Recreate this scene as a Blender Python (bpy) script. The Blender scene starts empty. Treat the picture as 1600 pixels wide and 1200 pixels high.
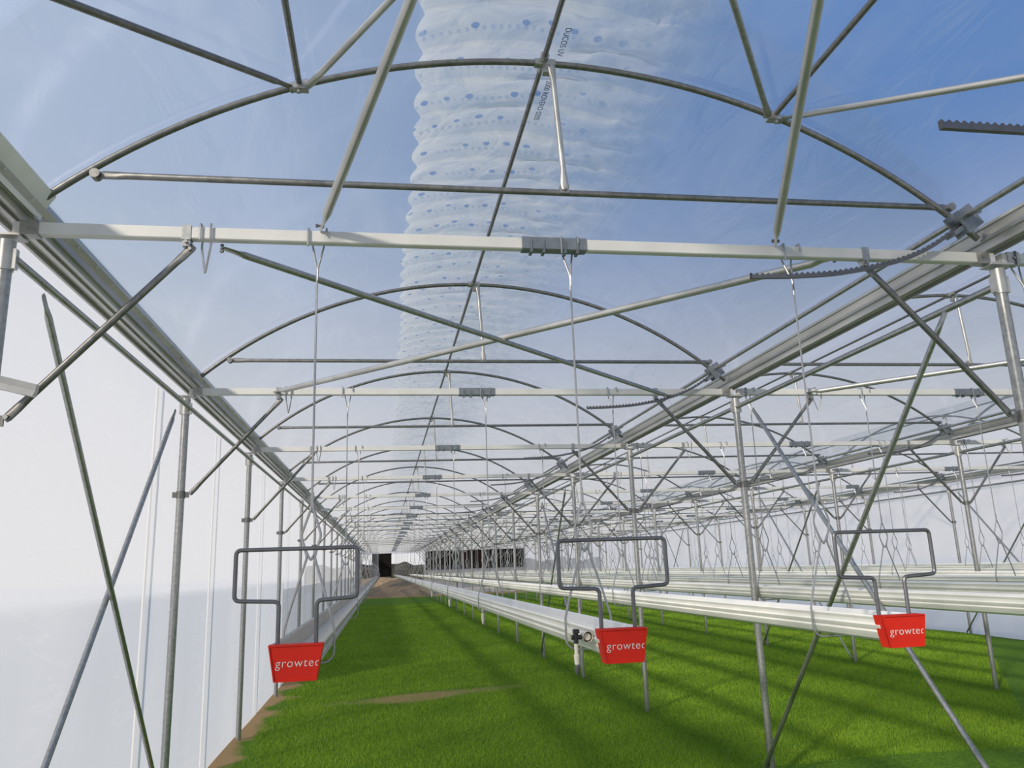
import bpy, numpy as np, math, random
from mathutils import Matrix, Vector
random.seed(4); rng=np.random.default_rng(4)
C=bpy.context.scene.collection
W=6.4; Y1=4.6455; B=4.3179; H=4.388; ZA=5.713; K=19; NS=3
YE=Y1+(K-1)*B
GX=[1.737,3.308,4.835]; YS=3.966
# ------------------------------------------------------------ materials
def newmat(name):
    m=bpy.data.materials.new(name); m.use_nodes=True
    nt=m.node_tree; nt.nodes.clear()
    return m,nt,nt.nodes,nt.links
def pbr(name,col,rough=.5,metal=0.,var=.12,scale=8.,bump=0.,stretch=(1,1,1),col2=None,spec=.5):
    m,nt,N,L=newmat(name)
    o=N.new('ShaderNodeOutputMaterial'); b=N.new('ShaderNodeBsdfPrincipled')
    tc=N.new('ShaderNodeTexCoord'); mp=N.new('ShaderNodeMapping'); mp.inputs['Scale'].default_value=stretch
    n=N.new('ShaderNodeTexNoise'); n.inputs['Scale'].default_value=scale; n.inputs['Detail'].default_value=5
    L.new(tc.outputs['Object'],mp.inputs[0]); L.new(mp.outputs[0],n.inputs['Vector'])
    r=N.new('ShaderNodeValToRGB')
    c2=col2 if col2 else tuple(max(0,c*(1-var*2)) for c in col)
    r.color_ramp.elements[0].position=.3; r.color_ramp.elements[1].position=.7
    r.color_ramp.elements[0].color=(*c2,1); r.color_ramp.elements[1].color=(*col,1)
    L.new(n.outputs['Fac'],r.inputs[0]); L.new(r.outputs[0],b.inputs['Base Color'])
    b.inputs['Roughness'].default_value=rough; b.inputs['Metallic'].default_value=metal
    b.inputs['Specular IOR Level'].default_value=spec
    if bump:
        bp=N.new('ShaderNodeBump'); bp.inputs['Strength'].default_value=bump; bp.inputs['Distance'].default_value=.01
        L.new(n.outputs['Fac'],bp.inputs['Height']); L.new(bp.outputs[0],b.inputs['Normal'])
    L.new(b.outputs[0],o.inputs[0])
    return m
GALV=pbr('galvanised_steel',(.46,.46,.44),.36,.85,.16,30)
GALVD=pbr('weathered_steel',(.26,.255,.24),.4,.8,.18,25)
WIRE=pbr('wire_steel',(.45,.45,.45),.4,.8,.1,30)
ALU=pbr('aluminium',(.58,.57,.54),.38,.6,.14,6,stretch=(1,.2,1))
WHITE=pbr('white_painted_steel',(.63,.62,.59),.4,0,.06,5)
GUT=pbr('white_plastic',(.84,.83,.79),.4,0,.05,4)
GUTSHADE=pbr('shaded_white_plastic',(.60,.54,.45),.5,0,.1,5)  # white gutter plastic with the shade of its unlit side in the colour
GUTIN=pbr('cream_plastic',(.72,.68,.58),.5,0,.05,4)
SLEEVE=pbr('grey_steel_sleeve',(.24,.26,.28),.4,.6,.1,20)
DARKST=pbr('dark_frame_steel',(.17,.17,.18),.4,.7,.1,20)
RED=pbr('red_plastic',(.64,.022,.010),.55,0,.08,9,spec=.2)
BLACK=pbr('black_plastic',(.02,.02,.022),.4,0,.1,6)
LETTER=pbr('pale_lettering',(.68,.64,.62),.5,0,.03,6)
INK=pbr('blue_grey_ink',(.10,.13,.22),.6,0,.03,6)
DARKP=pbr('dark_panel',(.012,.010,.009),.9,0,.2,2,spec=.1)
BROWNP=pbr('dark_brown_panel',(.020,.013,.010),.9,0,.3,2,spec=.1)
SOIL=pbr('dry_soil',(.36,.26,.16),1.,0,.2,3,spec=.1)

def mathf(N,L):
    def M(op,a,b=None,c=None,clamp=False):
        x=N.new('ShaderNodeMath'); x.operation=op; x.use_clamp=clamp
        for i,v in enumerate((a,b,c)):
            if v is None: continue
            if isinstance(v,(int,float)): x.inputs[i].default_value=v
            else: L.new(v,x.inputs[i])
        return x.outputs[0]
    return M
def film(name,base,amp,stretch,scale,rotz=.5,tint=(.93,.95,1.),gloss=.25,lo=.48,hi=.75,tr=.6,roty=0.,bump=.35,crease=.22):
    m,nt,N,L=newmat(name)
    o=N.new('ShaderNodeOutputMaterial')
    tc=N.new('ShaderNodeTexCoord'); mp=N.new('ShaderNodeMapping')
    mp.inputs['Scale'].default_value=stretch; mp.inputs['Rotation'].default_value=(roty,roty,rotz)
    n=N.new('ShaderNodeTexNoise'); n.inputs['Scale'].default_value=scale; n.inputs['Detail'].default_value=6; n.inputs['Distortion'].default_value=.8
    L.new(tc.outputs['Object'],mp.inputs[0]); L.new(mp.outputs[0],n.inputs['Vector'])
    n2=N.new('ShaderNodeTexNoise'); n2.inputs['Scale'].default_value=.6; n2.inputs['Detail'].default_value=3
    L.new(tc.outputs['Object'],n2.inputs['Vector'])
    mr=N.new('ShaderNodeMapRange'); mr.inputs['From Min'].default_value=lo; mr.inputs['From Max'].default_value=hi
    mr.inputs['To Min'].default_value=0; mr.inputs['To Max'].default_value=1
    L.new(n.outputs['Fac'],mr.inputs['Value'])
    mu=N.new('ShaderNodeMath'); mu.operation='MULTIPLY'; L.new(mr.outputs[0],mu.inputs[0]); L.new(n2.outputs['Fac'],mu.inputs[1])
    ma=N.new('ShaderNodeMath'); ma.operation='MULTIPLY_ADD'; ma.use_clamp=True
    L.new(mu.outputs[0],ma.inputs[0]); ma.inputs[1].default_value=amp*2; ma.inputs[2].default_value=base
    fac=ma.outputs[0]
    if crease:
        mp3=N.new('ShaderNodeMapping'); mp3.inputs['Rotation'].default_value=(.5,.3,rotz+.4); mp3.inputs['Scale'].default_value=(1.,.12,1.)
        n3=N.new('ShaderNodeTexNoise'); n3.inputs['Scale'].default_value=3.; n3.inputs['Detail'].default_value=3; n3.inputs['Distortion'].default_value=1.2
        L.new(tc.outputs['Object'],mp3.inputs[0]); L.new(mp3.outputs[0],n3.inputs['Vector'])
        M=mathf(N,L)
        ab=M('ABSOLUTE',M('SUBTRACT',n3.outputs['Fac'],.5)); cr=M('SUBTRACT',1.,M('MULTIPLY',ab,60.),clamp=True)
        cr=M('MULTIPLY',M('MULTIPLY',cr,M('MULTIPLY',M('SUBTRACT',n2.outputs['Fac'],.42),4.,clamp=True)),crease)
        fac=M('ADD',ma.outputs[0],cr,clamp=True)
    tp=N.new('ShaderNodeBsdfTransparent'); df=N.new('ShaderNodeBsdfDiffuse'); tl=N.new('ShaderNodeBsdfTranslucent')
    df.inputs[0].default_value=(*tint,1); tl.inputs[0].default_value=(*tint,1)
    mx=N.new('ShaderNodeMixShader'); mx.inputs[0].default_value=tr; L.new(df.outputs[0],mx.inputs[1]); L.new(tl.outputs[0],mx.inputs[2])
    m2=N.new('ShaderNodeMixShader'); L.new(fac,m2.inputs[0]); L.new(tp.outputs[0],m2.inputs[1]); L.new(mx.outputs[0],m2.inputs[2])
    gl=N.new('ShaderNodeBsdfGlossy'); gl.inputs['Roughness'].default_value=.15
    bp=N.new('ShaderNodeBump'); bp.inputs['Strength'].default_value=bump; bp.inputs['Distance'].default_value=.02
    L.new(n.outputs['Fac'],bp.inputs['Height']); L.new(bp.outputs[0],gl.inputs['Normal'])
    fr=N.new('ShaderNodeLayerWeight'); fr.inputs['Blend'].default_value=.25
    mg=N.new('ShaderNodeMath'); mg.operation='MULTIPLY'; mg.inputs[1].default_value=gloss; L.new(fr.outputs['Fresnel'],mg.inputs[0])
    m3=N.new('ShaderNodeMixShader'); L.new(mg.outputs[0],m3.inputs[0]); L.new(m2.outputs[0],m3.inputs[1]); L.new(gl.outputs[0],m3.inputs[2])
    L.new(m3.outputs[0],o.inputs[0])
    return m
ROOF=film('clear_roof_film',.10,.18,(1.,.3,1.),2.6,.6,gloss=.2,lo=.5,hi=.85,bump=.25,crease=.13)
WALLF=film('hazy_wall_film',.56,.20,(1,.5,.2),.6,.1,tint=(.92,.90,.895),gloss=.08,lo=.3,hi=.75,tr=.6,roty=.15,crease=.05)
WALLR=film('clear_side_film',.60,.2,(1,.8,.25),1.0,.1,tint=(.93,.91,.90),gloss=.06,crease=0)
CURT=film('side_vent_curtain',.7,.1,(1,1,.3),2.,.0,tint=(.50,.52,.58),gloss=.05,tr=.4,crease=0)

RIB=.385
def printed():
    m,nt,N,L=newmat('folded_printed_film')
    o=N.new('ShaderNodeOutputMaterial')
    uv=N.new('ShaderNodeUVMap'); uv.uv_map='UVMap'
    sp=N.new('ShaderNodeSeparateXYZ'); L.new(uv.outputs[0],sp.inputs[0])
    M=mathf(N,L)
    u,v=sp.outputs[0],sp.outputs[1]
    vi=M('FLOOR',v)
    un=M('MULTIPLY_ADD',vi,.43,M('DIVIDE',u,.17))
    nz=N.new('ShaderNodeTexWhiteNoise'); nz.noise_dimensions='2D'
    cb=N.new('ShaderNodeCombineXYZ'); L.new(M('FLOOR',un),cb.inputs[0]); L.new(vi,cb.inputs[1]); L.new(cb.outputs[0],nz.inputs['Vector'])
    sc=N.new('ShaderNodeSeparateColor'); L.new(nz.outputs['Color'],sc.inputs[0])
    fu=M('SUBTRACT',M('FRACT',un),.5); fv=M('SUBTRACT',M('FRACT',v),M('MULTIPLY_ADD',sc.outputs[1],.25,.45))
    du=M('MULTIPLY',fu,.17); dv=M('MULTIPLY',fv,RIB)
    d=M('SQRT',M('ADD',M('MULTIPLY',du,du),M('MULTIPLY',dv,dv)))
    keep=M('GREATER_THAN',nz.outputs['Value'],.25)
    dot=M('MULTIPLY',M('LESS_THAN',d,M('MULTIPLY_ADD',sc.outputs[2],.010,.022)),keep)
    fd=M('ABSOLUTE',M('SUBTRACT',M('FRACT',M('MULTIPLY',un,3.)),.5)); fe=M('ABSOLUTE',M('SUBTRACT',M('FRACT',M('ADD',v,.8)),.5))
    dash=M('MULTIPLY',M('MULTIPLY',M('LESS_THAN',fd,.2),M('LESS_THAN',fe,.05)),M('LESS_THAN',nz.outputs['Value'],.7))
    ink=M('MULTIPLY_ADD',dash,.35,M('MULTIPLY',dot,.9),clamp=True)
    fade=M('SUBTRACT',1.,M('MULTIPLY',M('SUBTRACT',u,1.0),1.4),clamp=True)
    ink=M('MULTIPLY',ink,M('MULTIPLY_ADD',fade,.8,.2))
    col=N.new('ShaderNodeMixRGB'); col.inputs[1].default_value=(.94,.94,.95,1); col.inputs[2].default_value=(.16,.32,.70,1); L.new(ink,col.inputs[0])
    tc=N.new('ShaderNodeTexCoord')
    n=N.new('ShaderNodeTexNoise'); n.inputs['Scale'].default_value=2.2; n.inputs['Detail'].default_value=6; n.inputs['Distortion'].default_value=1.5
    L.new(tc.outputs['Object'],n.inputs['Vector'])
    df=N.new('ShaderNodeBsdfDiffuse'); tl=N.new('ShaderNodeBsdfTranslucent'); L.new(col.outputs[0],df.inputs[0]); L.new(col.outputs[0],tl.inputs[0])
    bp=N.new('ShaderNodeBump'); bp.inputs['Strength'].default_value=.8; bp.inputs['Distance'].default_value=.05; L.new(n.outputs['Fac'],bp.inputs['Height'])
    L.new(bp.outputs[0],df.inputs['Normal']); L.new(bp.outputs[0],tl.inputs['Normal'])
    mx=N.new('ShaderNodeMixShader'); mx.inputs[0].default_value=.5; L.new(df.outputs[0],mx.inputs[1]); L.new(tl.outputs[0],mx.inputs[2])
    tp=N.new('ShaderNodeBsdfTransparent')
    fs=M('ABSOLUTE',M('SUBTRACT',M('FRACT',M('ADD',v,.5)),.5)); seam=M('MULTIPLY',M('LESS_THAN',fs,.06),.16)
    op=M('SUBTRACT',M('MULTIPLY_ADD',M('SUBTRACT',n.outputs['Fac'],.5),1.3,.86),M('MULTIPLY',M('MAXIMUM',M('SUBTRACT',u,.95),0.),.42),clamp=True)
    edge=M('MULTIPLY',M('SUBTRACT',2.06,u),2.2,clamp=True)
    op=M('MULTIPLY',M('ADD',M('MULTIPLY',op,.72),seam,clamp=True),edge)
    dist=M('SUBTRACT',1.,M('MULTIPLY',M('SUBTRACT',v,50+20.),.008),clamp=True)
    op=M('MULTIPLY',M('MAXIMUM',op,M('MULTIPLY',ink,.8)),M('MAXIMUM',dist,.35))
    m2=N.new('ShaderNodeMixShader'); L.new(op,m2.inputs[0]); L.new(tp.outputs[0],m2.inputs[1]); L.new(mx.outputs[0],m2.inputs[2])
    L.new(m2.outputs[0],o.inputs[0])
    return m
PRINT=printed()

def grassmat():
    m,nt,N,L=newmat('grass_ground')
    o=N.new('ShaderNodeOutputMaterial'); b=N.new('ShaderNodeBsdfPrincipled')
    tc=N.new('ShaderNodeTexCoord')
    n=N.new('ShaderNodeTexNoise'); n.inputs['Scale'].default_value=22; n.inputs['Detail'].default_value=8
    n2=N.new('ShaderNodeTexNoise'); n2.inputs['Scale'].default_value=.9; n2.inputs['Detail'].default_value=6
    for q in (n,n2): L.new(tc.outputs['Object'],q.inputs['Vector'])
    r=N.new('ShaderNodeValToRGB'); r.color_ramp.elements[0].color=(.055,.12,.010,1); r.color_ramp.elements[1].color=(.15,.27,.022,1)
    r.color_ramp.elements[0].position=.3; r.color_ramp.elements[1].position=.75
    L.new(n.outputs['Fac'],r.inputs[0])
    sp=N.new('ShaderNodeSeparateXYZ'); L.new(tc.outputs['Object'],sp.inputs[0])
    M=mathf(N,L)
    e=M('SUBTRACT',M('MULTIPLY_ADD',n2.outputs['Fac'],1.5,-.5),sp.outputs[0])
    e=M('MULTIPLY',e,6.,clamp=True)
    dx=M('DIVIDE',M('SUBTRACT',sp.outputs[0],3.0),2.2); dy=M('DIVIDE',M('SUBTRACT',sp.outputs[1],M('MULTIPLY_ADD',sp.outputs[0],.25,15.8)),.6)
    dd=M('ADD',M('MULTIPLY',dx,dx),M('MULTIPLY',dy,dy))
    pt=M('MULTIPLY',M('SUBTRACT',M('MULTIPLY_ADD',n2.outputs['Fac'],2.2,-.2),dd),1.3,clamp=True)
    far=M('MULTIPLY',M('SUBTRACT',sp.outputs[1],76.),.5,clamp=True)
    k=M('MAXIMUM',M('MAXIMUM',e,M('MULTIPLY',pt,.8)),far)
    mix=N.new('ShaderNodeMixRGB'); L.new(k,mix.inputs[0]); L.new(r.outputs[0],mix.inputs[1]); mix.inputs[2].default_value=(.38,.25,.12,1)
    L.new(mix.outputs[0],b.inputs['Base Color']); b.inputs['Roughness'].default_value=1.; b.inputs['Specular IOR Level'].default_value=.1
    bp=N.new('ShaderNodeBump'); bp.inputs['Strength'].default_value=.4; bp.inputs['Distance'].default_value=.02; L.new(n.outputs['Fac'],bp.inputs['Height']); L.new(bp.outputs[0],b.inputs['Normal'])
    L.new(b.outputs[0],o.inputs[0])
    return m
GRASS=grassmat()
BLADE=pbr('grass_blade',(.26,.41,.033),.7,0,.2,.5,col2=(.15,.27,.02),spec=.1)
def fieldmat():
    m,nt,N,L=newmat('pale_field')
    o=N.new('ShaderNodeOutputMaterial'); b=N.new('ShaderNodeBsdfDiffuse'); tc=N.new('ShaderNodeTexCoord')
    sp=N.new('ShaderNodeSeparateXYZ'); L.new(tc.outputs['Object'],sp.inputs[0])
    M=mathf(N,L)
    n=N.new('ShaderNodeTexNoise'); n.inputs['Scale'].default_value=.15; n.inputs['Detail'].default_value=5; L.new(tc.outputs['Object'],n.inputs['Vector'])
    k=M('MULTIPLY',M('ADD',M('ABSOLUTE',sp.outputs[0]),M('MULTIPLY_ADD',n.outputs['Fac'],12.,-30.)),.05,clamp=True)
    k=M('MAXIMUM',k,M('MULTIPLY',M('GREATER_THAN',sp.outputs[0],5.),.85))
    mix=N.new('ShaderNodeMixRGB'); L.new(k,mix.inputs[0]); mix.inputs[1].default_value=(.30,.35,.40,1); mix.inputs[2].default_value=(.78,.76,.73,1)
    L.new(mix.outputs[0],b.inputs[0]); L.new(b.outputs[0],o.inputs[0]); return m
FIELD=fieldmat()
HEDGE=pbr('dark_foliage',(.05,.045,.03),.9,0,.4,1.5)

# ------------------------------------------------------------ mesh building
class MB:
    def __init__(s): s.v=[]; s.f=[]
    def add(s,v,f):
        o=len(s.v); s.v+= [tuple(map(float,p)) for p in v]; s.f+=[tuple(i+o for i in q) for q in f]; return s
    def sweep(s,path,ra,rb=None,n=8,cap=True,ref=None):
        P=[np.array(p,float) for p in path]; m=len(P)
        ra=[ra]*m if np.isscalar(ra) else ra
        rb=ra if rb is None else ([rb]*m if np.isscalar(rb) else rb)
        T=[]
        for i in range(m):
            t=P[min(i+1,m-1)]-P[max(i-1,0)]; T.append(t/ (np.linalg.norm(t)+1e-9))
        r=np.array(ref if ref is not None else ((0,0,1) if abs(T[0][2])<.9 else (0,1,0)),float)
        v=[];f=[]
        for i in range(m):
            a=r-T[i]*(r@T[i]); a/=np.linalg.norm(a)+1e-9; b=np.cross(T[i],a); r=a
            for j in range(n):
                w=2*math.pi*(j+.5)/n
                v.append(P[i]+a*ra[i]*math.cos(w)+b*rb[i]*math.sin(w))
        for i in range(m-1):
            for j in range(n):
                k=(j+1)%n; f.append((i*n+j,i*n+k,(i+1)*n+k,(i+1)*n+j))
        if cap: f.append(tuple(range(n))[::-1]); f.append(tuple((m-1)*n+j for j in range(n)))
        return s.add(v,f)
    def box(s,c,d,rot=None,bev=0):
        c=np.array(c); hx,hy,hz=[q/2 for q in d]
        v=[np.array((x,y,z)) for x in(-hx,hx) for y in(-hy,hy) for z in(-hz,hz)]
        if rot is not None:
            R=np.array(Matrix.Rotation(rot[1],3,rot[0])); v=[R@q for q in v]
        return s.add([c+q for q in v],[(0,1,3,2),(4,6,7,5),(0,4,5,1),(2,3,7,6),(0,2,6,4),(1,5,7,3)])
    def prism(s,poly,a0,a1,axis):
        n=len(poly)
        def P(p,a):
            if axis=='y': return (p[0],a,p[1])
            if axis=='x': return (a,p[0],p[1])
            return (p[0],p[1],a)
        v=[P(p,a0) for p in poly]+[P(p,a1) for p in poly]
        f=[(i,(i+1)%n,n+(i+1)%n,n+i) for i in range(n)]+[tuple(range(n))[::-1],tuple(range(n,2*n))]
        return s.add(v,f)
    def mesh(s,name,mat,smooth=True):
        me=bpy.data.meshes.new(name); me.from_pydata(s.v,[],s.f); me.materials.append(mat); me.update()
        import bmesh
        bm=bmesh.new(); bm.from_mesh(me); bmesh.ops.recalc_face_normals(bm,faces=bm.faces); bm.to_mesh(me); bm.free()
        if smooth:
            me.polygons.foreach_set('use_smooth',[True]*len(me.polygons))
            try: me.set_sharp_from_angle(angle=math.radians(40))
            except Exception: pass
        return me
def obj(name,me,loc=(0,0,0),parent=None,**kw):
    o=bpy.data.objects.new(name,me); o.location=loc; C.objects.link(o)
    if parent: o.parent=parent
    for k,v in kw.items(): o[k]=v
    return o
KIDS={}
def dup(src,loc):
    o=src.copy(); o.location=loc; C.objects.link(o)
    if src.name not in KIDS: KIDS[src.name]=[(c,[g for g in bpy.data.objects if g.parent==c]) for c in bpy.data.objects if c.parent==src]
    for ch,gs in KIDS[src.name]:
        c=ch.copy(); c.parent=o; C.objects.link(c)
        for g in gs:
            h=g.copy(); h.parent=c; C.objects.link(h)
    return o
def text_mesh(body,size,mat,ext=.001,shear=0.,sp=1.,off=0.):
    cu=bpy.data.curves.new('t','FONT'); cu.body=body; cu.size=size; cu.extrude=ext; cu.align_x='CENTER'; cu.align_y='CENTER'; cu.shear=shear; cu.space_character=sp; cu.offset=off
    t=bpy.data.objects.new('tmp',cu); C.objects.link(t); bpy.context.view_layer.update()
    me=bpy.data.meshes.new_from_object(t.evaluated_get(bpy.context.evaluated_depsgraph_get()))
    bpy.data.objects.remove(t); me.materials.clear(); me.materials.append(mat); return me
def brace_mesh(p,q,r=.021,mat=GALVD,flat=.09,ref=(0,1,0)):
    p=np.array(p,float);q=np.array(q,float);L=np.linalg.norm(q-p);d=(q-p)/L
    t=[0,.02,flat,flat+.07]; pts=[p+d*x for x in t]+[q-d*x for x in t[::-1]]
    a=[.006,.006,.007,r]; b=[r*.9,r*1.25,r*1.25,r]
    mb=MB(); mb.sweep(pts,a+a[::-1],b+b[::-1],n=10,ref=ref); return mb
def bolt_mesh(p,axis=(0,1,0),r=.012,l=.05):
    p=np.array(p,float);a=np.array(axis,float)
    mb=MB(); mb.sweep([p-a*l/2,p-a*l*.25,p-a*l*.25+a*.001,p+a*l*.3,p+a*l*.3+a*.001,p+a*l/2],[r,r,r*.6,r*.6,r,r],n=6)
    return mb

# ------------------------------------------------------------ setting
def grid(name,fn,nu,nv,mat,uvfn=None):
    v=[];f=[]
    for j in range(nv+1):
        for i in range(nu+1): v.append(fn(i/nu,j/nv))
    for j in range(nv):
        for i in range(nu):
            a=j*(nu+1)+i; f.append((a,a+1,a+nu+2,a+nu+1))
    me=bpy.data.meshes.new(name); me.from_pydata(v,[],f); me.materials.append(mat)
    if uvfn:
        uv=me.uv_layers.new(name='UVMap'); li=np.zeros(len(me.loops),int); me.loops.foreach_get('vertex_index',li)
        co=np.array([uvfn((k%(nu+1))/nu,(k//(nu+1))/nv) for k in range(len(v))]); uv.data.foreach_set('uv',co[li].ravel())
    me.polygons.foreach_set('use_smooth',[True]*len(me.polygons)); me.update(); return me
def fl(u,v): 
    x=-.1+u*19.4; y=-2+v*104
    return (x,y,.02*math.sin(x*1.7)*math.sin(y*.9))
obj('floor',grid('floor',fl,60,230,GRASS),kind='structure',label='green grass ground with bare soil edge',category='floor')
obj('floor',grid('field',lambda u,v:(-250+u*500,-60+v*600,-.12),2,2,FIELD),kind='structure',label='pale open field outside the greenhouse',category='ground')
def blades(n,y0,y1,h,name):
    u=rng.random(n); y=1/(1/y0+(1/y1-1/y0)*u); x=.1+rng.random(n)*19
    pat=(((x-3.0)/2.2)**2+((y-15.8-.25*x)/.6)**2)
    keep=(x>.16+.4*rng.random(n)*(np.sin(y*1.7)*.5+.7))&(x<2.1+ (y)*.75+1) & ~((pat<.5+.6*rng.random(n))&(rng.random(n)<.85))
    x=x[keep];y=y[keep];n=len(x)
    hh=h*(.4+rng.random(n))*(y/12)**.35; a=rng.random(n)*6.283; w=.0034*(y/12)**.8
    lx=rng.normal(0,.35,n)*hh; ly=rng.normal(0,.35,n)*hh
    z=.02*np.sin(x*1.7)*np.sin(y*.9)-.004
    V=np.empty((n,3,3)); V[:,0]=np.c_[x-w*np.cos(a),y-w*np.sin(a),z]; V[:,1]=np.c_[x+w*np.cos(a),y+w*np.sin(a),z]; V[:,2]=np.c_[x+lx,y+ly,z+hh]
    me=bpy.data.meshes.new(name); me.vertices.add(3*n); me.vertices.foreach_set('co',V.ravel())
    me.loops.add(3*n); me.loops.foreach_set('vertex_index',np.arange(3*n)); me.polygons.add(n)
    me.polygons.foreach_set('loop_start',np.arange(0,3*n,3)); me.polygons.foreach_set('loop_total',np.full(n,3)); me.update(calc_edges=True)
    me.materials.append(BLADE); return me
obj('grass',blades(620000,9.5,60,.042,'grass'),kind='stuff',label='short fresh green grass covering the ground',category='grass')
obj('wall_left',grid('wall_left',lambda u,v:(-.09-.008*math.sin(u*120)*(1-v)*.6,-1.5+u*(YE+1.5),-.02+v*4.55),260,12,WALLF),kind='structure',label='hazy translucent plastic film side wall',category='wall')
obj('wall_right',grid('wall_right',lambda u,v:(NS*W+.09,-1.5+u*(YE+1.5),-.02+v*4.55),60,8,WALLR),kind='structure',label='translucent plastic film side wall',category='wall')
def curt(u,v): return (-.13+.012*math.sin(u*400),19+u*(YE-19),.0+v*2.1)
obj('curtain',grid('curtain',curt,300,4,CURT),label='blue-grey roll-up ventilation curtain outside the film wall',category='curtain')
R0=(3.05**2+1.14**2)/(2*1.14)
def arcz(x): return ZA-(R0-math.sqrt(max(0,R0*R0-(x-3.2)**2)))
for s in range(NS):
    def rf(u,v,s=s):
        x=.13+u*6.14; y=-1.5+v*(YE+1.5)
        z=arcz(x)+.04+.006*math.sin(y*7+x*3)*math.sin(x*5+y)
        return (s*W+x,y,z)
    obj('ceiling',grid('ceiling',rf,36,340,ROOF),kind='structure',label='clear wrinkled greenhouse roof film',category='roof film')
ENDF=film('end_film',.55,.2,(1,1,.3),1.5,gloss=.05,tint=(.75,.77,.80),crease=0)
def endw(u,v):
    x=u*W*NS; xl=(x%W) if u<1 else W
    top=arcz(min(max(xl,.15),6.25)); lo=4.1 if x<W-.01 else 0
    return (x,YE+.15,lo+v*(top-lo))
obj('wall_back',grid('wall_back',endw,60,6,ENDF),kind='structure',label='translucent plastic end wall',category='wall')
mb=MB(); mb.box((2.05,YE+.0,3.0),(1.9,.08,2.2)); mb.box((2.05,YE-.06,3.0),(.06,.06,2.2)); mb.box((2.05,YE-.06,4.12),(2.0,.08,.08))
obj('door_1',mb.mesh('door',DARKP,False),kind='structure',label='dark opening in the end wall',category='door')
for i,(a,b) in enumerate([(6.45,10.0),(10.05,13.2),(13.25,16.6)]):
    mb=MB(); mb.box(((a+b)/2,YE,3.3),(b-a,.06,1.8)); mb.box(((a+b)/2,YE-.05,4.22),(b-a+.04,.05,.06)); mb.box(((a+b)/2,YE-.05,2.45),(b-a+.04,.05,.06))
    obj('door_%d'%(i+2),mb.mesh('panel',BROWNP if i%2 else DARKP,False),kind='structure',label='dark brown panel in the end wall',category='panel')
def bank(u,v):
    x=-1+u*8; t=v
    return (x,YE-2.5+t*9,max(-.05,1.75*min(1,t*1.3)**1.3+.08*math.sin(x*2+t*5)*t))
obj('soil_bank',grid('soil_bank',bank,30,14,SOIL),label='bare dry soil bank rising at the greenhouse end',category='soil')
mb=MB()
def hedge():
    v=[];f=[];nx=90;nz=8
    for j in range(nz+1):
        for i in range(nx+1):
            x=-8+i*.45; top=3.3+.25*math.sin(i*.5)+.12*math.sin(i*1.3+1); a=j/nz*math.pi
            v.append((x+.1*math.sin(i*7+j*5),112-1.3*math.cos(a)+.2*math.sin(i*3+j*4),max(-.15,top*math.sin(a)**.4 if 0<j<nz else -.15)))
    for j in range(nz):
        for i in range(nx):
            a=j*(nx+1)+i; f.append((a,a+1,a+nx+2,a+nx+1))
    mb.add(v,f)
hedge(); obj('hedge',mb.mesh('hedge',HEDGE),label='dark distant hedge beyond the open greenhouse end',category='hedge',kind='stuff')

rows=int((YE+1)/RIB*8)
def fb(u,v):
    y=-1+v*rows*RIB/8; c=abs(math.sin(math.pi*(y/RIB)))
    x0=2.34+.06*(1-c)+.02*math.sin(y*1.3); x1=4.5+.08*math.sin(y*1.1)
    x=x0+(x1-x0)*u
    puff=math.sin(math.pi*u)**.5 if 0<u<1 else 0
    k=max(0,u-.25)
    cr=.04*math.sin(x*19+y*9)*math.sin(y*13-x*7)*k+.015*math.sin(x*41+y*5)*k
    y2=y+.06*math.sin(x*4+math.floor(y/RIB)*1.7)*(1-abs(2*u-1))
    return (x,y2,arcz(x)+.07+puff*(.04+.06*math.sqrt(c)*(1-.4*u))+cr)
obj('folded_film',grid('folded_film',fb,30,rows,PRINT,lambda u,v:(u*2.1,(-1+v*rows*RIB/8)/RIB+50)),label='bundled white protective film with printed blue dots over the roof',category='plastic film')
FT=Matrix(((0,1,0,0),(1,0,0,0),(0,0,-1,0),(0,0,0,1)))
for body,x,y,sz in (('DUCOS UV',3.30,4.44,.058),('2000 ROVERO 0205',3.29,5.12,.060)):
    t=obj('printed_text',text_mesh(body,sz,INK,.0005),label='blue-grey capital lettering printed on the roof film',category='lettering')
    t.matrix_world=Matrix.Translation((x,y,arcz(x)+.022))@FT

# ------------------------------------------------------------ posts
mb=MB(); mb.sweep([(0,0,-.05),(0,0,4.30)],.04,n=16)
pm=mb.mesh('post',GALV)
mb=MB(); mb.sweep([(0,0,4.13),(0,0,4.31)],.047,n=16); mb.box((0,0,4.335),(.17,.12,.012)); 
mb.box((.052,0,4.2),(.02,.04,.12)); mb.box((-.052,0,4.2),(.02,.04,.12)); capm=mb.mesh('cap',ALU)
mb=MB(); mb.sweep([(0,0,3.22),(0,0,3.30)],.045,n=16); mb.box((0.06,0,3.26),(.05,.014,.06)); mb.box((-0.06,0,3.26),(.05,.014,.06)); cm=mb.mesh('clamp',GALVD)
post=obj('support_post',pm,(0,Y1,0),label='round galvanised steel greenhouse post standing in grass',category='post',group='greenhouse support posts')
obj('post_bracket',capm,parent=post,label='aluminium bracket'); obj('clamp',cm,parent=post)
for l in range(NS+1):
    for k in range(K):
        if (l,k)==(0,0): continue
        dup(post,(l*W,Y1+k*B,0))
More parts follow.
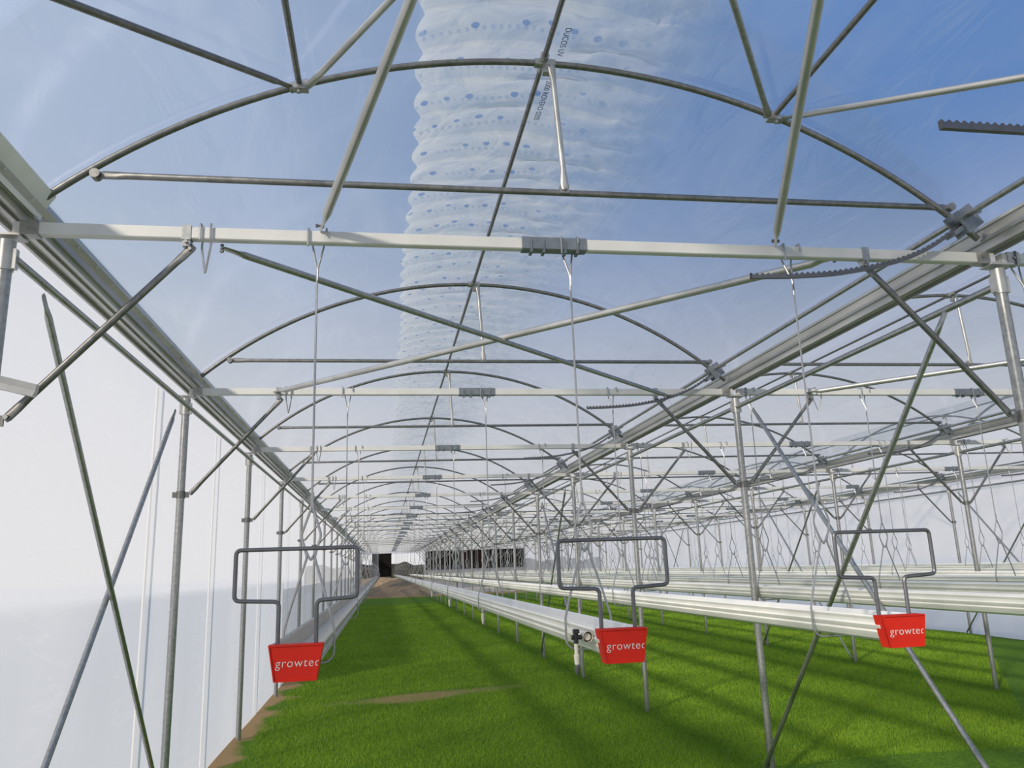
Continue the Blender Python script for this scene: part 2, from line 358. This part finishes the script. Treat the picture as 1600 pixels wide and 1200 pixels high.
# ------------------------------------------------------------ crossbeams
mb=MB(); bh=.038
prof=[(-.024,-bh),(.024,-bh),(.03,-bh+.006),(.03,bh-.006),(.024,bh),(-.024,bh),(-.03,bh-.006),(-.03,-bh+.006)]
mb.prism(prof,.03,6.37,'x'); bm_=mb.mesh('beam',WHITE,False)
mb=MB(); p2=[(a*1.25,b*1.16) for a,b in prof]; mb.prism(p2,3.0,3.42,'x')
for x in (3.06,3.14,3.28,3.36): mb.sweep([(x,-.045,-.055),(x,-.045,.02)],.004,n=6); mb.box((x,0,-.05),(.018,.07,.02))
sm=mb.mesh('sleeve',SLEEVE,False)
mb=MB(); mb.box((0,0,0),(.1,.072,.09)); mb.sweep([(0,-.045,.0),(0,.045,.0)],.01,n=6); e1=mb.mesh('ebr',GALV,False)
mb=MB(); mb.box((0,0,-.058),(.045,.05,.05)); mb.box((0,0,0),(.05,.07,.092)); mb.sweep([(0,-.045,-.06),(0,.045,-.06)],.01,n=6); e2=mb.mesh('ebr2',GALV,False)
beam=obj('crossbeam',bm_,(0,Y1,H),label='white rectangular steel crossbeam spanning between posts',category='beam',group='greenhouse crossbeams')
obj('connector_sleeve',sm,parent=beam,label='grey steel connector sleeve')
for x,e in ((.12,e1),(6.28,e1),(.98,e2),(5.38,e2)): obj('beam_bracket',e,(x,0,0),parent=beam,label='galvanised steel bracket')
for s in range(NS):
    for k in range(0,K):
        if (s,k)==(0,0): continue
        dup(beam,(s*W,Y1+k*B,H))
# ------------------------------------------------------------ arches
pts=[(x,0,arcz(x)) for x in np.linspace(.13,6.29,64)]
mb=MB(); mb.sweep(pts,.022,n=12,ref=(0,1,0)); am=mb.mesh('arch',GALVD)
tie=brace_mesh((.46,0,4.75),(6.09,0,4.77),.021); tie.sweep([(.44,-.03,4.75),(.44,.03,4.75)],.03,n=10); tie.sweep([(6.11,-.03,4.77),(6.11,.03,4.77)],.03,n=10); tm=tie.mesh('tie',GALVD)
ks=brace_mesh((3.25,-.03,5.69),(3.3,-.03,4.77),.02,flat=.06); kb=ks.mesh('king',ALU)
mb=MB(); mb.sweep([(3.14,0,ZA),(3.28,0,ZA)],.033,n=10); mb.sweep([(3.2,-.08,ZA+.01),(3.2,.08,ZA+.01)],.03,n=10); mb.box((3.22,0,ZA-.045),(.05,.05,.07)); jm=mb.mesh('joint',GALV)
mb=MB(); mb.sweep([(3.3,-.06,4.77),(3.3,.05,4.77)],.01,n=6); mb.box((3.3,-.0,4.78),(.06,.05,.06)); jm2=mb.mesh('joint2',GALV)
def mkarch(s,k):
    a=obj('roof_arch',am,(s*W,Y1+k*B,0),label='curved galvanised steel roof arch with straight tie bar',category='arch',group='greenhouse roof arches')
    obj('tie_bar',tm,parent=a); obj('king_strut',kb,parent=a); obj('ridge_clamp',jm,parent=a); obj('strut_clamp',jm2,parent=a); return a
for s in range(NS):
    for k in range(-1,K):
        a=mkarch(s,k)
        if k==0:
            for xq in (1.6,4.84):
                zq=arcz(xq)-.03
                mb=MB(); mb.box((xq,-.02,zq),(.12,.06,.03)); mb.sweep([(xq,-.03,zq-.04),(xq,-.03,zq+.05)],.014,n=6); mb.sweep([(xq-.06,0,arcz(xq-.06)),(xq+.06,0,arcz(xq+.06))],.033,n=10)
                obj('brace_clamp',mb.mesh('brace_clamp',GALV),parent=a)
# ------------------------------------------------------------ longitudinal members
YA=Y1-B; YM=Y1-B/2
def single(name,mb,mat,**kw): return obj(name,mb.mesh(name,mat),**kw)
for s in range(NS):
    mb=MB(); mb.sweep([(s*W+3.2,YA-.1,ZA+.012),(s*W+3.2,YE,ZA+.012)],.018,n=8)
    single('ridge_tube',mb,GALVD,label='long steel ridge tube under the roof film',category='tube',group='ridge tubes')
    mb=MB(); mb.sweep([(s*W+6.12,YA,4.655),(s*W+6.12,YE,4.655)],.022,n=10)
    single('vent_drive_shaft',mb,GALV,label='long round drive shaft of the roof ventilation',category='shaft',group='vent drive shafts')
sec0=[(-.10,4.64),(-.11,4.62),(-.085,4.50),(-.085,4.445),(-.065,4.445),(-.065,4.475),(-.015,4.475),(-.015,4.455),(.015,4.455),(.015,4.475),(.065,4.475),(.065,4.445),(.085,4.445),(.085,4.485),(.105,4.485),(.105,4.515),(.092,4.525),(.105,4.575),(.125,4.575),(.125,4.61),(.11,4.64),(.09,4.60),(.065,4.51),(-.065,4.51),(-.09,4.61)]
sec1=[(-.085,4.63),(-.10,4.62),(-.10,4.60),(-.088,4.595),(-.075,4.535),(-.09,4.53),(-.09,4.51),(-.07,4.505),(-.07,4.45),(-.052,4.45),(-.052,4.48),(-.012,4.48),(-.012,4.465),(.012,4.465),(.012,4.48),(.052,4.48),(.052,4.45),(.07,4.45),(.07,4.505),(.09,4.51),(.09,4.53),(.075,4.535),(.088,4.595),(.10,4.60),(.10,4.62),(.085,4.63),(.055,4.52),(-.055,4.52)]
for l in range(NS+1):
    mb=MB(); mb.prism([(a+l*W,b) for a,b in (sec1 if l else sec0)],-1.2,YE,'y')
    obj('roof_gutter',mb.mesh('rgut',ALU,False),label='long aluminium rain gutter profile resting on the posts',category='gutter',group='roof gutters')
    mb=MB(); mb.sweep([(l*W+(.05 if l==0 else 0),Y1+.0,4.2),(l*W+(.05 if l==0 else 0),YE,4.2)],.026,n=10)
    single('longitudinal_tube',mb,GALV,label='long steel tube running between post tops',category='tube',group='longitudinal tubes')
mb=MB(); mb.prism([(.135,4.50),(.15,4.495),(.175,4.53),(.165,4.54)],-1.2,YE,'y')
for i in range(70): mb.sweep([(.15,1+i*.35,4.52),(.178,1+i*.35,4.51)],.008,n=6)
single('film_clamp_rail',mb,ALU,label='slim film clamping rail screwed along the rain gutter',category='rail')
mb=MB(); mb.prism([(.10,4.50),(.125,4.48),(.215,4.62),(.20,4.645)],-1.2,Y1+.05,'y'); mb.prism([(.125,4.475),(.14,4.47),(.15,4.50),(.14,4.51)],-1.2,Y1+.05,'y')
single('cover_profile',mb,GUT,label='white cover profile along the near rain gutter',category='profile')
for s in range(NS):
    X=s*W
    for xq,ge in ((1.6,.15),(4.84,6.25)):
        zq=arcz(xq)-.03
        mb=MB(); mb.sweep([(X+xq,YA,zq+.03),(X+xq,Y1+.05,zq+.03)],.02,n=10); single('purlin',mb,GALVD,label='short steel roof purlin between two arches',category='tube',group='roof purlins')
        obj('wind_brace',brace_mesh((X+xq-(.05 if xq<3 else -.05),Y1-.03,zq),(X+ge,YM,4.62),.021,ref=(0,0,1)).mesh('wb',GALVD if xq<3 else ALU),label='slanted steel wind brace below the roof film',category='brace',group='roof wind braces')
        obj('wind_brace',brace_mesh((X+xq+(.05 if xq<3 else -.05),Y1-.03,zq),(X+3.2+(-.05 if xq<3 else .05),YM,ZA-.02),.021,ref=(0,0,1)).mesh('wb',ALU if xq<3 else GALV),label='slanted steel wind brace below the roof film',category='brace',group='roof wind braces')
    for xb in (1.75,4.73):
        b=obj('diagonal_strut',brace_mesh((X+xb,Y1-.01,H+.05),(X+3.2+(xb-3.2)*.03,YA,ZA-.03),.027,ref=(1,0,0)).mesh('ds',ALU),label='thick steel diagonal strut from crossbeam to ridge',category='strut',group='diagonal struts')
        obj('bolt',bolt_mesh((X+xb,Y1-.03,H+.07),(1,0,0)).mesh('bolt',GALVD),parent=b)
    for a,b_,zz in ((1.17,5.56,H-.065),(5.19,.94,H-.012)):
        b=obj('horizontal_brace',brace_mesh((X+a,Y1+.035,zz),(X+b_,Y1+B-.035,zz),.029 if a>3 else .023,ref=(0,0,1)).mesh('hb',ALU if a>3 else GALV),label='steel cross brace between two crossbeams',category='brace',group='horizontal cross braces')
        obj('bolt',bolt_mesh((X+a,Y1+.045,zz),(0,0,1)).mesh('bolt',GALVD),parent=b)
def knee(sign):
    me=brace_mesh((sign*1.02,0,4.315),(sign*.09,0,3.265),.021,ref=(0,1,0)).mesh('knee',GALVD)
    b=obj('knee_brace',me,(0,-50,0),label='slanted steel knee brace from crossbeam to post',category='brace',group='knee braces')
    obj('bolt',bolt_mesh((sign*1.0,0,4.29),(0,1,0)).mesh('bolt',GALV),parent=b)
    obj('bolt',bolt_mesh((sign*.1,0,3.28),(0,1,0),.014).mesh('bolt',GALV),parent=b)
    return b
kr,kl=knee(1),knee(-1)
for k in range(K):
    for s in range(NS):
        if k==0 and s==0: kr.location=(0,Y1,0); kl.location=(W,Y1,0); continue
        dup(kr,(s*W,Y1+k*B,0)); dup(kl,((s+1)*W,Y1+k*B,0))
for l in range(NS+1):
    x=l*W
    for kk in ((0,) if l==0 else (0,3,9)):
        yy=Y1+kk*B
        for (ya,za_,yb,zb,dx) in ((yy+.48,4.16,yy+B+(.1 if l else -.02),.05 if l else .12,-.066 if l else .02),(yy+B-.3,4.12,yy+.25,.05,.066 if l else -.03)):
            single('diagonal_cross_brace',brace_mesh((x+dx,ya,za_),(x+dx,yb,zb),.023,ref=(1,0,0)),GALV,label='long diagonal steel cross brace between two posts',category='brace',group='post line cross braces')
def rack():
    cx=[4.5,4.8,5.1,5.4,5.65,5.85,6.02,6.12,6.28]; cz=[4.17,4.18,4.205,4.26,4.33,4.42,4.53,4.605,4.72]
    n=int(2.0/.022); xs=np.linspace(4.5,6.28,n); zs=np.interp(xs,cx,cz)
    zs=np.convolve(np.pad(zs,4,'edge'),np.ones(9)/9,'valid')
    top=[];bot=[]
    for i in range(n):
        top.append((xs[i],zs[i]+(.016 if i%2 else .034))); bot.append((xs[i],zs[i]-.004))
    mb=MB()
    v=[(x,-.012,z) for x,z in top]+[(x,.012,z) for x,z in top]+[(x,-.012,z) for x,z in bot]+[(x,.012,z) for x,z in bot]
    f=[]
    for i in range(n-1):
        f+=[(i,i+1,n+i+1,n+i),(2*n+i,3*n+i,3*n+i+1,2*n+i+1),(i,2*n+i,2*n+i+1,i+1),(n+i,n+i+1,3*n+i+1,3*n+i)]
    mb.add(v,f); return mb.mesh('rack',DARKST,False)
mb=MB(); mb.sweep([(6.12,-.05,4.655),(6.12,.05,4.655)],.045,n=14); mb.box((6.13,-.055,4.63),(.15,.012,.17),('Y',-.6)); mb.box((6.13,.055,4.63),(.15,.012,.17),('Y',-.6)); mb.box((6.06,0,4.55),(.12,.1,.03),('Y',-.6))
hous=mb.mesh('pinion',SLEEVE)
rk=obj('vent_rack',rack(),(0,Y1-.08,0),label='curved toothed steel rack of the roof vent',category='gear rack',group='roof vent racks')
obj('pinion_housing',hous,parent=rk)
for s in range(NS):
    for k in range(K):
        if (s,k)!=(0,0): dup(rk,(s*W,Y1-.08+k*B,0))
mb=MB(); n=60; xs=np.linspace(5.12,6.5,n)
poly=[(x,4.66+(.0 if i%2 else .018)) for i,x in enumerate(xs)]+[(xs[-1],4.625),(xs[0],4.625)]
mb.prism(poly,3.44,3.47,'y'); obj('vent_rack',mb.mesh('srack',DARKST,False),label='straight toothed steel rack of the roof vent',category='gear rack',group='roof vent racks')

# ------------------------------------------------------------ grow gutters
sec=[(-.122,.128),(-.118,.137),(-.106,.128),(-.102,.09),(-.088,.04),(-.04,.028),(-.03,.05),(.03,.05),(.04,.028),(.088,.04),(.102,.09),(.106,.128),(.118,.137),(.122,.128),
 (.113,.112),(.108,.092),(.121,.086),(.112,.070),(.098,.058),(.107,.050),(.099,.036),(.085,.015),(.06,.0),(.045,.0),(.035,.014),(-.035,.014),(-.045,.0),(-.06,.0),(-.085,.015),(-.099,.036),(-.107,.050),(-.098,.058),(-.112,.070),(-.121,.086),(-.108,.092),(-.113,.112)]
ZG=1.935
allg=[(s,g) for s in range(NS) for g in GX]
extra=[(1,.19),(2,.19)]
mb=MB(); mb.prism(sec,YS+.03,YE-2.5,'y'); gm=mb.mesh('growgutter',GUT,False)
go=obj('grow_gutter',gm,(GX[1],0,ZG),label='long white plastic growing gutter hanging on wires',category='gutter',group='hanging growing gutters')
capp=[(-.124,.150),(.124,.150),(.096,-.012),(-.096,-.012)]
mb=MB(); mb.prism(capp,-.008,.0,'y')
for a,b in zip(capp,capp[1:]+capp[:1]):
    q=[a,b,(b[0]*.94,b[1]*.92+.005),(a[0]*.94,a[1]*.92+.005)]; mb.prism(q,-.014,.07,'y')
cpm=mb.mesh('endcap',RED,False)
cap=obj('end_cap',cpm,(0,YS,-.012),go,label='red end cap with pale lettering')
tx=obj('lettering',text_mesh('growtec',.055,LETTER,.001,shear=.08,sp=1.1,off=-.0006),(0.010,-.0095,.068),cap,label='pale lettering'); tx.rotation_euler=(math.pi/2,0,0)
def rounded(pts,r=.025,n=4):
    P=[np.array(p,float) for p in pts]; out=[P[0]]
    for i in range(1,len(P)-1):
        a=P[i-1]-P[i]; b=P[i+1]-P[i]; a/=np.linalg.norm(a); b/=np.linalg.norm(b)
        s_=P[i]+a*r; e_=P[i]+b*r
        for t in range(n+1):
            t/=n; out.append((1-t)**2*s_+2*t*(1-t)*P[i]+t*t*e_)
    out.append(P[-1]); return out
fp=[(-.09,0,2.0),(-.09,0,2.265),(-.295,0,2.275),(-.295,0,2.51),(.275,0,2.51),(.275,0,2.275),(.085,0,2.265),(.085,0,2.0)]
mb=MB(); mb.sweep(rounded(fp),.0105,n=8,ref=(0,1,0)); fm=mb.mesh('frame',DARKST)
obj('end_frame',fm,(0,YS+.065,-ZG),go,label='bent steel rod frame')
for s,g in allg+extra:
    if (s,g)==(0,GX[1]): continue
    o=dup(go,(s*W+g,0,ZG))
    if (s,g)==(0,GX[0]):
        o.data=gm.copy(); o.data.materials[0]=GUTSHADE; o['label']='white growing gutter in painted grey-beige shade hanging beside the film wall'
# hangers
mb=MB(); r=.0065
top=[(-.055,-.045,H-.07),(-.055,-.045,H+.05),(-.05,.045,H+.05),(-.03,.045,H-.05),(0,0,H-.2),(0,0,H-.3)]
mb.sweep(rounded(top,.012,2),r,n=6); mb.sweep(rounded([(.055,-.045,H-.0),(.055,-.045,H+.05),(.05,.045,H+.05),(.03,.045,H-.05),(.004,0,H-.2),(.003,0,H-.27)],.012,2),r,n=6)
hk=mb.mesh('hook',WIRE)
mb=MB(); mb.sweep([(0,0,H-.22),(0,0,2.78)],r,n=6); wm=mb.mesh('wire',WIRE)
mb=MB()
mb.sweep(rounded([(0,0,2.84),(.0,0,2.76),(-.055,0,2.6),(-.02,0,2.48),(-.10,0,2.22),(-.135,0,2.09),(-.135,0,1.95),(-.10,0,1.918),(0,0,1.918)],.02,3),r*1.1,n=6,ref=(0,1,0))
mb.sweep(rounded([(.004,0,2.84),(.004,0,2.76),(.055,0,2.6),(.02,0,2.48),(.10,0,2.22),(.135,0,2.09),(.135,0,1.95),(.10,0,1.918),(0,0,1.918)],.02,3),r*1.1,n=6,ref=(0,1,0))
mb.sweep(rounded([(-.03,0,2.52),(-.0,0,2.46),(.03,0,2.52)],.01,2),r,n=6,ref=(0,1,0))
lm=mb.mesh('cradle',WIRE)
hg=obj('gutter_hanger',wm,(GX[0],Y1,0),label='thin straight steel wire hanger holding a growing gutter',category='hanger',group='gutter wire hangers')
obj('beam_hook',hk,parent=hg); obj('gutter_cradle',lm,parent=hg)
for s,g in allg+extra:
    for k in range(K-1):
        if (s,g,k)==(0,GX[0],0): continue
        dup(hg,(s*W+g,Y1+k*B,0))
mb=MB(); mb.sweep(rounded([(-.03,-.045,H-.05),(-.03,-.045,H+.055),(-.03,.045,H+.055),(-.035,.04,H-.07),(0,0,H-.25),(.035,-.04,H-.07),(.03,-.045,H-.06),(.03,-.045,H+.055)],.02,3),r,n=6)
ih=obj('wire_hook',mb.mesh('ihook',WIRE),(1.09,Y1,0),label='empty bent wire hook looped over a crossbeam',category='hook',group='empty wire hooks')
for s in range(NS):
    for k in range(K):
        if (s,k)!=(0,0): dup(ih,(s*W+1.09,Y1+k*B,0))
# valve
vx=3.10; vy=4.1
vp=obj('drain_valve',None,(vx,vy,2.0),label='small black and white drain tap hanging at gutter end',category='valve')
mb=MB(); mb.sweep([(.06,-.02,.03),(.06,.35,.03)],.026,n=16,cap=False); mb.sweep([(.06,-.0,.03),(.06,.02,.03)],.018,n=16); obj('pipe_stub',mb.mesh('stub',GUTIN),parent=vp)
mb=MB(); mb.sweep([(0,0,.07),(0,0,-.0)],[.014,.012],n=12); mb.sweep([(-.022,0,.03),(.03,0,.03)],.012,n=10); mb.box((0,-.01,.06),(.03,.03,.018)); obj('valve_body',mb.mesh('vb',BLACK),parent=vp)
mb=MB(); mb.sweep([(0,0,0),(0,0,-.05),(0,0,-.055),(0,0,-.1)],[.011,.010,.015,.012],n=12); obj('nozzle',mb.mesh('nz',GUTIN),parent=vp)
mb=MB(); mb.sweep([(0,0,-.1),(0,0,-.13),(0,0,-.15)],[.012,.014,.006],n=10); obj('nozzle_tip',mb.mesh('nt',DARKST),parent=vp)
dn=MB(); dn.sweep([(0,0,.02),(0,0,-.05),(0,0,-.051),(0,0,-.12),(0,0,-.16)],[.014,.014,.02,.017,.008],n=8)
dm=dn.mesh('dn',GUTIN)
for y in (9.3,14,19): obj('drain_nozzle',dm,(GX[1]-.05,y,1.93),label='small cream drain nozzle under a growing gutter',category='nozzle',group='drain nozzles')
mb=MB(); mb.prism([(-.02,-.035),(.02,-.035),(.03,.0),(.02,.035),(-.02,.035),(-.01,0)],-.3,.22,'x'); o=obj('profile_stub',mb.mesh('stub2',ALU,False),(.06,Y1-.1,3.46),label='short aluminium profile fixed to a post',category='profile'); o.rotation_euler=(0,.25,0)
mb=MB(); mb.box((0,0,2.15),(.012,.06,4.3)); mb.box((.008,0,2.15),(.01,.02,4.3)); sm_=mb.mesh('strap',GUT,False)
st=None
for k in range(K-1):
    y=Y1+(k+.86)*B if k==0 else Y1+(k+.55)*B
    if st is None: st=obj('film_strap',sm_,(-.14,y,0),label='narrow white vertical strap on the side film',category='strap',group='side film straps')
    else: o=st.copy(); o.location=(-.14,y,0); C.objects.link(o)

# ------------------------------------------------------------ light
w=bpy.data.worlds.new('World'); bpy.context.scene.world=w; w.use_nodes=True
N=w.node_tree.nodes; L=w.node_tree.links; N.clear()
out=N.new('ShaderNodeOutputWorld'); bg=N.new('ShaderNodeBackground'); tc=N.new('ShaderNodeTexCoord')
sp=N.new('ShaderNodeSeparateXYZ'); L.new(tc.outputs['Generated'],sp.inputs[0])
vm=N.new('ShaderNodeVectorMath'); vm.operation='DOT_PRODUCT'; L.new(tc.outputs['Generated'],vm.inputs[0]); vm.inputs[1].default_value=(.9,.3,.25)
mr=N.new('ShaderNodeMapRange'); mr.inputs['From Min'].default_value=-.1; mr.inputs['From Max'].default_value=.85; mr.interpolation_type='SMOOTHSTEP'; L.new(vm.outputs['Value'],mr.inputs['Value'])
m1=N.new('ShaderNodeMixRGB'); m1.inputs[1].default_value=(.48,.59,.81,1); m1.inputs[2].default_value=(.105,.23,.52,1); L.new(mr.outputs[0],m1.inputs[0])
mz=N.new('ShaderNodeMapRange'); mz.inputs['From Min'].default_value=.0; mz.inputs['From Max'].default_value=.5; mz.inputs['To Min'].default_value=1; mz.inputs['To Max'].default_value=0; mz.interpolation_type='SMOOTHSTEP'; L.new(sp.outputs[2],mz.inputs['Value'])
m2=N.new('ShaderNodeMixRGB'); L.new(mz.outputs[0],m2.inputs[0]); L.new(m1.outputs[0],m2.inputs[1]); m2.inputs[2].default_value=(.83,.82,.84,1)
L.new(m2.outputs[0],bg.inputs[0]); bg.inputs[1].default_value=.97; L.new(bg.outputs[0],out.inputs[0])
sun=bpy.data.lights.new('sun','SUN'); sun.energy=4.0; sun.angle=math.radians(4); sun.color=(1,.91,.78)
so=bpy.data.objects.new('sun',sun); C.objects.link(so)
d=Vector((.66,.70,-.44)).normalized(); so.rotation_euler=d.to_track_quat('-Z','Y').to_euler(); so.location=(-10,-10,10)
bpy.context.scene.view_settings.view_transform='Standard'

# ------------------------------------------------------------ camera
p,yw,rr=.2270,.1655,-.0351
cyw,syw=math.cos(yw),math.sin(yw)
F=np.array([syw*math.cos(p),cyw*math.cos(p),math.sin(p)]); R=np.array([cyw,-syw,0]); U=np.cross(R,F)
R2=R*math.cos(rr)+U*math.sin(rr); U2=-R*math.sin(rr)+U*math.cos(rr)
cam=bpy.data.cameras.new('camera'); co=bpy.data.objects.new('camera',cam); C.objects.link(co)
cam.sensor_width=36; cam.lens=1237.94/1600*36; cam.clip_start=.05; cam.clip_end=1000
M=Matrix.Identity(4)
for i in range(3): M[i][0]=R2[i]; M[i][1]=U2[i]; M[i][2]=-F[i]
M[0][3],M[1][3],M[2][3]=2.1333,0,2.3876
co.matrix_world=M
bpy.context.scene.camera=co
